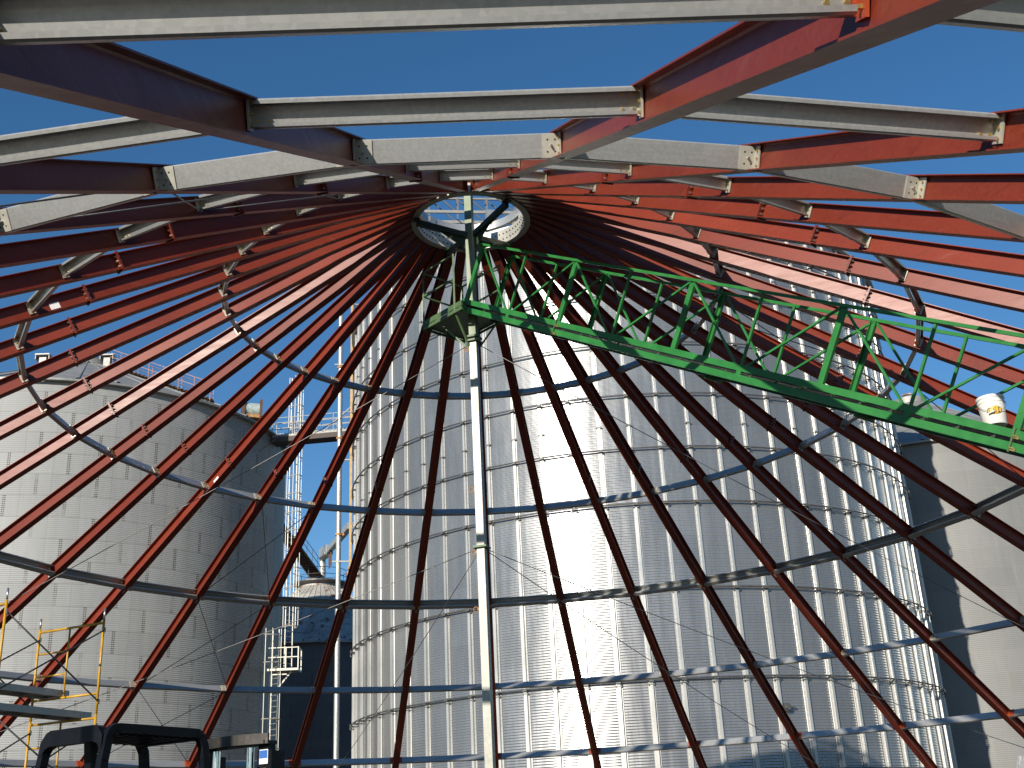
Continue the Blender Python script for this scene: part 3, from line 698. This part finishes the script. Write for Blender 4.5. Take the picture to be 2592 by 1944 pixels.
# white bucket standing on the walkway, with its yellow oval emblem
bk = thing('bucket', 'white plastic bucket with yellow oval emblem on the green walkway at right', 'bucket', W(12.12, -.03, CB1 + .02))
b = MB(); b.lathe([(.02, 0), (.13, 0), (.134, .006), (.150, .27), (.156, .272), (.156, .285), (.151, .287), (.152, .318), (.160, .320), (.160, .352), (.154, .357), (.146, .355), (.140, .30), (.122, .012), (.02, .012)], 40)
autosmooth(b.build('pail', M['white'], bk), 40)
ang_cam = math.atan2(CAM.y - W(12.12, 0, 0).y, CAM.x - W(12.12, 0, 0).x)
def wrap(x, z, off=.0015):                     # flat emblem coordinates laid on the pail's side
    r = .134 + .016 * (z - .006) / .264 + off; a = ang_cam + .28 + x / .145
    return (r * cos(a), r * sin(a), z)
def ell(rx, rz, cz, off, n=40, inner=None):
    b = MB(); P_ = [wrap(rx * cos(2 * pi * i / n), cz + rz * sin(2 * pi * i / n), off) for i in range(n)]
    k = .9 if inner is None else inner
    Q = [wrap(k * rx * cos(2 * pi * i / n), cz + k * rz * sin(2 * pi * i / n), off) for i in range(n)]
    return P_, Q, n
P_, Q, n = ell(.09, .052, .155, .001)
b = MB(); b.add(P_ + Q, [(i, (i + 1) % n, (i + 1) % n + n, i + n) for i in range(n)]); b.build('emblem_border', M['ink'], bk)
b = MB(); rows = [1, .66, .33, 0.02]; vv = []
for k in rows: vv += [wrap(.9 * k * .09 * cos(2 * pi * i / n), .155 + .9 * k * .052 * sin(2 * pi * i / n), .0012) for i in range(n)]
b.add(vv, [(j * n + i, j * n + (i + 1) % n, (j + 1) * n + (i + 1) % n, (j + 1) * n + i) for j in range(3) for i in range(n)]); b.build('emblem', M['logo'], bk)
def letter_bars(ch):
    G = {'G': [(0, 0, .2, 1), (.2, .84, 1, 1), (.2, 0, 1, .16), (.8, .16, 1, .5), (.5, .36, .8, .5)], 'S': [(0, .84, 1, 1), (0, .58, .22, .84), (0, .42, 1, .58), (.78, .16, 1, .42), (0, 0, 1, .16)], 'I': [(.38, .16, .62, .84), (.15, .84, .85, 1), (.15, 0, .85, .16)]}
    return G[ch]
b = MB()
for ch, x0 in (('G', -.066), ('S', -.019), ('I', .028)):
    for a0, c0, a1, c1 in letter_bars(ch):
        k = 4; pv = []
        for i in range(k + 1):
            x = x0 + .036 * (a0 + (a1 - a0) * i / k); pv += [wrap(x, .127 + .056 * c0, .0024), wrap(x, .127 + .056 * c1, .0024)]
        b.add(pv, [(2 * i, 2 * i + 2, 2 * i + 3, 2 * i + 1) for i in range(k)])
b.build('emblem_lettering', M['ink'], bk)
b = MB(); hp = []
for i in range(17):
    t = i / 16; a = ang_cam + .28 - pi / 2 + pi * t; rr = .162 + .012 * sin(pi * t); hp.append((rr * cos(a), rr * sin(a), .30 - .17 * sin(pi * t)))
b.tube(hp, .003, 6); b.build('handle', M['steel'], bk)
b = MB(); a = ang_cam + .28; b.tube([wrap(-.07, .118, .03), wrap(-.01, .135, .036)], .009, 8); b.build('handle_grip', M['white'], bk)

# ------------------------------------------------------------------ brace rods and guy cables
def RP(i, k, n=0.0):                           # point on rafter i at ring k
    r = RING[k]; return V((r * cos(th(i)), r * sin(th(i)), AP - SL * r)) + V((s30 * cos(th(i)), s30 * sin(th(i)), c30)) * n
def cable(name, label, cat, A, B, rad, m, sag=0, group=None):
    A, B = V(A), V(B); n = 14 if sag else 1
    pts = [A.lerp(B, i / n) - V((0, 0, sag * 4 * (i / n) * (1 - i / n))) - A for i in range(n + 1)]
    b = MB(); b.tube(pts, rad, 6); o = b.build(name, m, None, True, A); return tag(o, label, cat, group)
lv = ['first and second', 'second and third', 'third and fourth', 'fourth and fifth']
for bay, side, desc in ((13, 'left', 'left of the pole'), (1, 'top', 'near the upper left corner'), (-10, 'right', 'behind the green walkway end')):
    for k in range(0 if bay != 13 else 1, 4):
        for d in (0, 1):
            A = RP(bay + d, k, -.05); B = RP(bay + 1 - d, k + 1, -.05)
            cable('brace_rod', 'thin dark brace rod between %s rings %s, %s' % (lv[k], desc, 'falling left' if d == 0 else 'falling right'), 'brace rod', A, B, .0095, M['cable'])
for z, ad, rr, what in ((6.39, 27, 21.2, 'from the pole middle to the far right'), (6.39, 50.5, 21.2, 'from the pole middle steeply down right'), (10.35, 17.5, 21.2, 'from under the pole platform out to the right'),
                        (6.39, 166, 21.2, 'from the pole middle to the left'), (6.39, 110.5, 21.2, 'from the pole middle steeply down left'), (10.35, 168.5, 21.2, 'from under the pole platform out to the left')):
    cable('guy_cable', 'thin steel guy cable running ' + what, 'cable', cx(z), (rr * cos(R_(ad)), rr * sin(R_(ad)), 1.15), .0075, M['cable'], .25)

# low wall ring the rafters stand on
wl = thing('bin_wall', 'low corrugated first wall ring carrying the rafter feet', 'bin wall', (0, 0, 0))
autosmooth(corr(21.42, 0, 1.16, n=140, per=5).build('sheet', M['big'], wl), 60)

# ------------------------------------------------------------------ scaffold at lower left
def scaffold_frame(o, R0, u, H):               # two legs, top bar, bottom bar, ladder post and rungs
    pass
P1 = seen(-20.92, 0, 22.6); P2 = seen(-18.18, 0, 21.5); P1.z = P2.z = 0
fu = (P2 - P1).normalized(); fw = (P2 - P1).length; fb = V((fu.y, -fu.x, 0)) * 2.13
if fb.y > 0: fb = -fb
ZT = 5.46
sca = thing('scaffold', 'yellow tubular scaffold tower with grey cross braces at lower left', 'scaffold', P1)
for off in (V((0, 0, 0)), fb):
    for lvl in range(3):
        zt = ZT - 1.62 * lvl; z0 = zt - 1.56
        for x in (0, fw):
            b = MB(); b.tube([fu * x + off + V((0, 0, max(.03, z0))), fu * x + off + V((0, 0, zt + .06))], .022, 10)
            b.build('leg', M['yellow'], sca, True)
        if lvl == 0:
            for x in (0, fw):
                b = MB(); b.tube([fu * x + off + V((0, 0, zt + .06)), fu * x + off + V((0, 0, zt + .25))], .017, 10); b.build('coupling_pin', M['steel'], sca, True)
        b = MB(); b.tube([off + V((0, 0, zt)), fu * fw + off + V((0, 0, zt))], .021, 10); b.tube([off + V((0, 0, zt - 1.21)), fu * fw + off + V((0, 0, zt - 1.21))], .021, 10)
        b.tube([off + fu * fw * .48 + V((0, 0, zt - 1.21)), off + fu * fw * .48 + V((0, 0, zt))], .018, 8); b.build('cross_bar', M['yellow'], sca, True)
        b = MB()
        for dz in (.4, .8): b.tube([off + V((0, 0, zt - dz)), off + fu * fw * .48 + V((0, 0, zt - dz))], .016, 8)
        b.build('rung', M['yellow'], sca, True)
for lvl in range(3):
    zt = ZT - 1.62 * lvl
    for x in (0, fw):
        for a, c in ((zt - .13, zt - 1.35), (zt - 1.35, zt - .13)):
            b = MB(); b.tube([fu * (x + .03) + V((0, 0, a)), fu * (x + .03) + fb + V((0, 0, c))], .014, 8); b.build('cross_brace', M['brace'], sca, True)
        for z in (zt - .13, zt - 1.35):
            for off in (V((0, 0, 0)), fb):
                b = MB(); b.box(fu * (x + .03) + off + V((0, 0, z)), fu * .02, V((0, .02, 0)), V((0, 0, .04))); b.build('brace_lock', M['brace'], sca)
for lab, zz, x0, over in (('upper grey aluminium plank lying across the scaffold', ZT - 1.21, .42, .18), ('lower grey aluminium plank lying across the scaffold', ZT - 1.62, .95, .22)):
    b = MB(); o0 = P1 + V((0, 0, zz + .025)); fn = fb.normalized()
    a, c = o0 + fu * x0 - fn * over, o0 + fu * x0 + fb + fn * .4
    D = c - a; b.box(D / 2 + V((0, 0, .10)), D / 2, fu * .24, V((0, 0, .012)))
    for s_ in (-1, 1): b.box(D / 2 + fu * .24 * s_ + V((0, 0, .056)), D / 2, fu * .016, V((0, 0, .056)))
    for i in range(6): b.box(D * (i / 5 * .96 + .02) + V((0, 0, .045)), fn * .025, fu * .22, V((0, 0, .02)))
    tag(b.build('scaffold_plank', M['alu'], None, False, a), lab, 'plank')

# ------------------------------------------------------------------ forklift at lower left
fF = V((.553, .833, 0)).normalized(); fL = V((-fF.y, fF.x, 0))
c0 = seen(-17.55, 6.11, 12.0); GZ = c0.z; go = V((c0.x, c0.y, 0))
fk = thing('forklift', 'black forklift with rounded overhead guard and mast at bottom left', 'forklift', go)
GW, GL = .90, 1.14
Fp = lambda f, l, z: fF * f + fL * l + V((0, 0, z))
def guard_loop(l):                             # one bent side tube: rear leg, roof rail, front leg
    pts = [Fp(-.12, l, 1.0), Fp(-.05, l, GZ - .35), Fp(-.02, l, GZ - .16)] + [Fp(.10 + .12 * cos(a), l, GZ - .14 + .12 * sin(a) - .02) for a in [pi - i * pi / 12 for i in range(7)]] + [Fp(GL - .06, l, GZ - .04), Fp(GL + .0, l, GZ - .06), Fp(GL + .06, l, GZ - .16), Fp(GL + .26, l, 1.15)]
    return pts
for l in (0, GW):
    b = MB(); pts = guard_loop(l)
    for i in range(len(pts) - 1): b.bar(pts[i], pts[i + 1] + (pts[i + 1] - pts[i]).normalized() * .012, .085, .075, fL)
    b.build('guard_side', M['black'], fk)
b = MB()
rearp = [Fp(-.03, GW * t, GZ - .085 - .10 * (max(0, abs(t - .5) - .36) / .14) ** 2) for t in [i / 14 for i in range(15)]]
for i in range(14): b.box((rearp[i] + rearp[i + 1]) / 2, (rearp[i + 1] - rearp[i]) / 2 * 1.02, fF * .05, V((0, 0, .075)))
b.build('rear_rail', M['black'], fk)
b = MB()
b.bar(Fp(GL, 0, GZ - .06), Fp(GL, GW, GZ - .06), .08, .09)
for i in range(9): f = .16 + i * .105; b.bar(Fp(f, .04, GZ - .055), Fp(f, GW - .04, GZ - .055), .03, .085)
b.build('roof_bars', M['black'], fk)
for f0, l in ((.42, GW * .78),):
    b = MB(); b.bar(Fp(.35, l, GZ - .1), Fp(.5, l, 1.3), .1, .08); b.build('inner_post', M['black'], fk)
b = MB(); b.prism([(-.75, .35), (1.35, .3), (1.35, .95), (.95, 1.0), (.8, .72), (.1, .72), (.05, 1.15), (-.7, 1.12), (-.82, .9)], fL * -.08, fF, V((0, 0, 1)), fL * (GW + .16)); b.build('body', M['yellow'], fk)
b = MB(); b.box(Fp(.32, GW / 2, 1.0), fF * .25, fL * .24, V((0, 0, .07))); b.box(Fp(.08, GW / 2, 1.25), fF * .06, fL * .24, V((0, 0, .28))); b.build('seat', M['rubber'], fk)
for f, l, r in ((-.45, -.05, .27), (-.45, GW + .05, .27), (1.2, -.1, .34), (1.2, GW + .1, .34)):
    b = MB(); b.tube([Fp(f, l - .11, r), Fp(f, l + .11, r)], r, 28); wheel = b.build('tyre', M['rubber'], fk)
    b = MB(); b.tube([Fp(f, l - .12, r), Fp(f, l + .12, r)], r * .55, 20); b.build('rim', M['yellow'], wheel)
MF = 2.08; MTZ = CAM.z + 13.6 * tan(R_(5.2))
for l, w2 in ((-.02, .15), (GW - .02, .13)):
    b = MB(); b.box(Fp(MF + .16, l, (MTZ - .12 + .15) / 2), fF * .10, fL * w2 * .3, V((0, 0, (MTZ - .12 - .15) / 2))); b.box(Fp(MF + .08, l + .05, (MTZ - .05 + .15) / 2), fF * .05, fL * w2 * .55, V((0, 0, (MTZ - .2) / 2))); b.build('mast_rail', M['black'], fk)
b = MB()
for i in range(12):
    t0, t1 = i / 12, (i + 1) / 12; A = Fp(MF - .02 - .12 * sin(pi * t0), -.08 + (GW + .12) * t0, MTZ); B = Fp(MF - .02 - .12 * sin(pi * t1), -.08 + (GW + .12) * t1, MTZ)
    b.box((A + B) / 2, (B - A) / 2 * 1.03, fF * .012, V((0, 0, .055)))
b.box(Fp(MF + .05, GW / 2, MTZ - .035), fF * .1, fL * (GW / 2 + .05), V((0, 0, .02))); b.build('mast_crossbar', mat('worn_mast_steel', (.018, .015, .012), .55, .1, .4, 8, wear=(.10, .055, .03), wear_amt=.6), fk)
for l in (.2, .72):
    b = MB(); b.tube([Fp(MF, l, .6), Fp(MF, l, MTZ - .08)], .042, 16); autosmooth(b.build('lift_cylinder', M['chrome'], fk), 40)
    b = MB(); b.tube([Fp(MF, l, .5), Fp(MF, l, MTZ - .30)], .06, 16); autosmooth(b.build('cylinder_barrel', M['black'], fk), 40)
b = MB(); b.box(Fp(MF - .02, -.02, MTZ - .19), fF * .004, fL * .062, V((0, 0, .075))); b.build('sticker', M['label'], fk)
b = MB(); b.box(Fp(MF - .026, -.02, MTZ - .165), fF * .003, fL * .056, V((0, 0, .042))); b.build('sticker_panel', M['blue'], fk)
b = MB(); b.box(Fp(MF + .0, -.02, MTZ - .55), fF * .012, fL * .105, V((0, 0, .43))); b.build('mast_cover', M['black'], fk)
b = MB()                                       # a yellow R painted on the mast cover
for x0, z0, x1, z1 in ((-.04, -.05, -.02, .05), (-.02, .032, .03, .05), (.022, .0, .04, .036), (-.02, -.012, .03, .004), (.005, -.03, .024, -.012), (.02, -.05, .04, -.03)):
    b.box(Fp(MF - .015, -.02 - (x0 + x1) / 2, MTZ - .36 + (z0 + z1) / 2), fF * .003, fL * (x1 - x0) / 2, V((0, 0, (z1 - z0) / 2)))
b.build('painted_letter', M['logo'], fk)
for l in (.2, .68):
    b = MB(); b.bar(Fp(MF + .3, l, .12), Fp(MF + 1.35, l, .1), .12, .045); b.bar(Fp(MF + .28, l, .1), Fp(MF + .28, l, .6), .12, .05, fF); b.build('fork', M['black'], fk)

# ------------------------------------------------------------------ crumpled clear plastic at the lower right corner
b = MB(); nu, nv = 26, 18; P_ = []; base = seen(24.0, 0, 9.0); base.z = 0
rnd = [[random.uniform(-1, 1) for _ in range(nu)] for _ in range(nv + 1)]
zt = CAM.z + 9 * tan(R_(2.75))
for j in range(nv + 1):
    t = j / nv
    for i in range(nu):
        a = 2 * pi * i / nu; rr = (.26 * (1 - t ** 3) + .03) * (1 + .16 * rnd[j][i]); P_.append((rr * cos(a), rr * sin(a), zt * t + .02 * rnd[j][i] * t))
b.add(P_, [(j * nu + i, j * nu + (i + 1) % nu, (j + 1) * nu + (i + 1) % nu, (j + 1) * nu + i) for j in range(nv) for i in range(nu)])
tag(b.build('plastic_wrap', M['film'], None, False, base), 'crumpled clear plastic wrap glinting in the bottom right corner', 'plastic wrap')
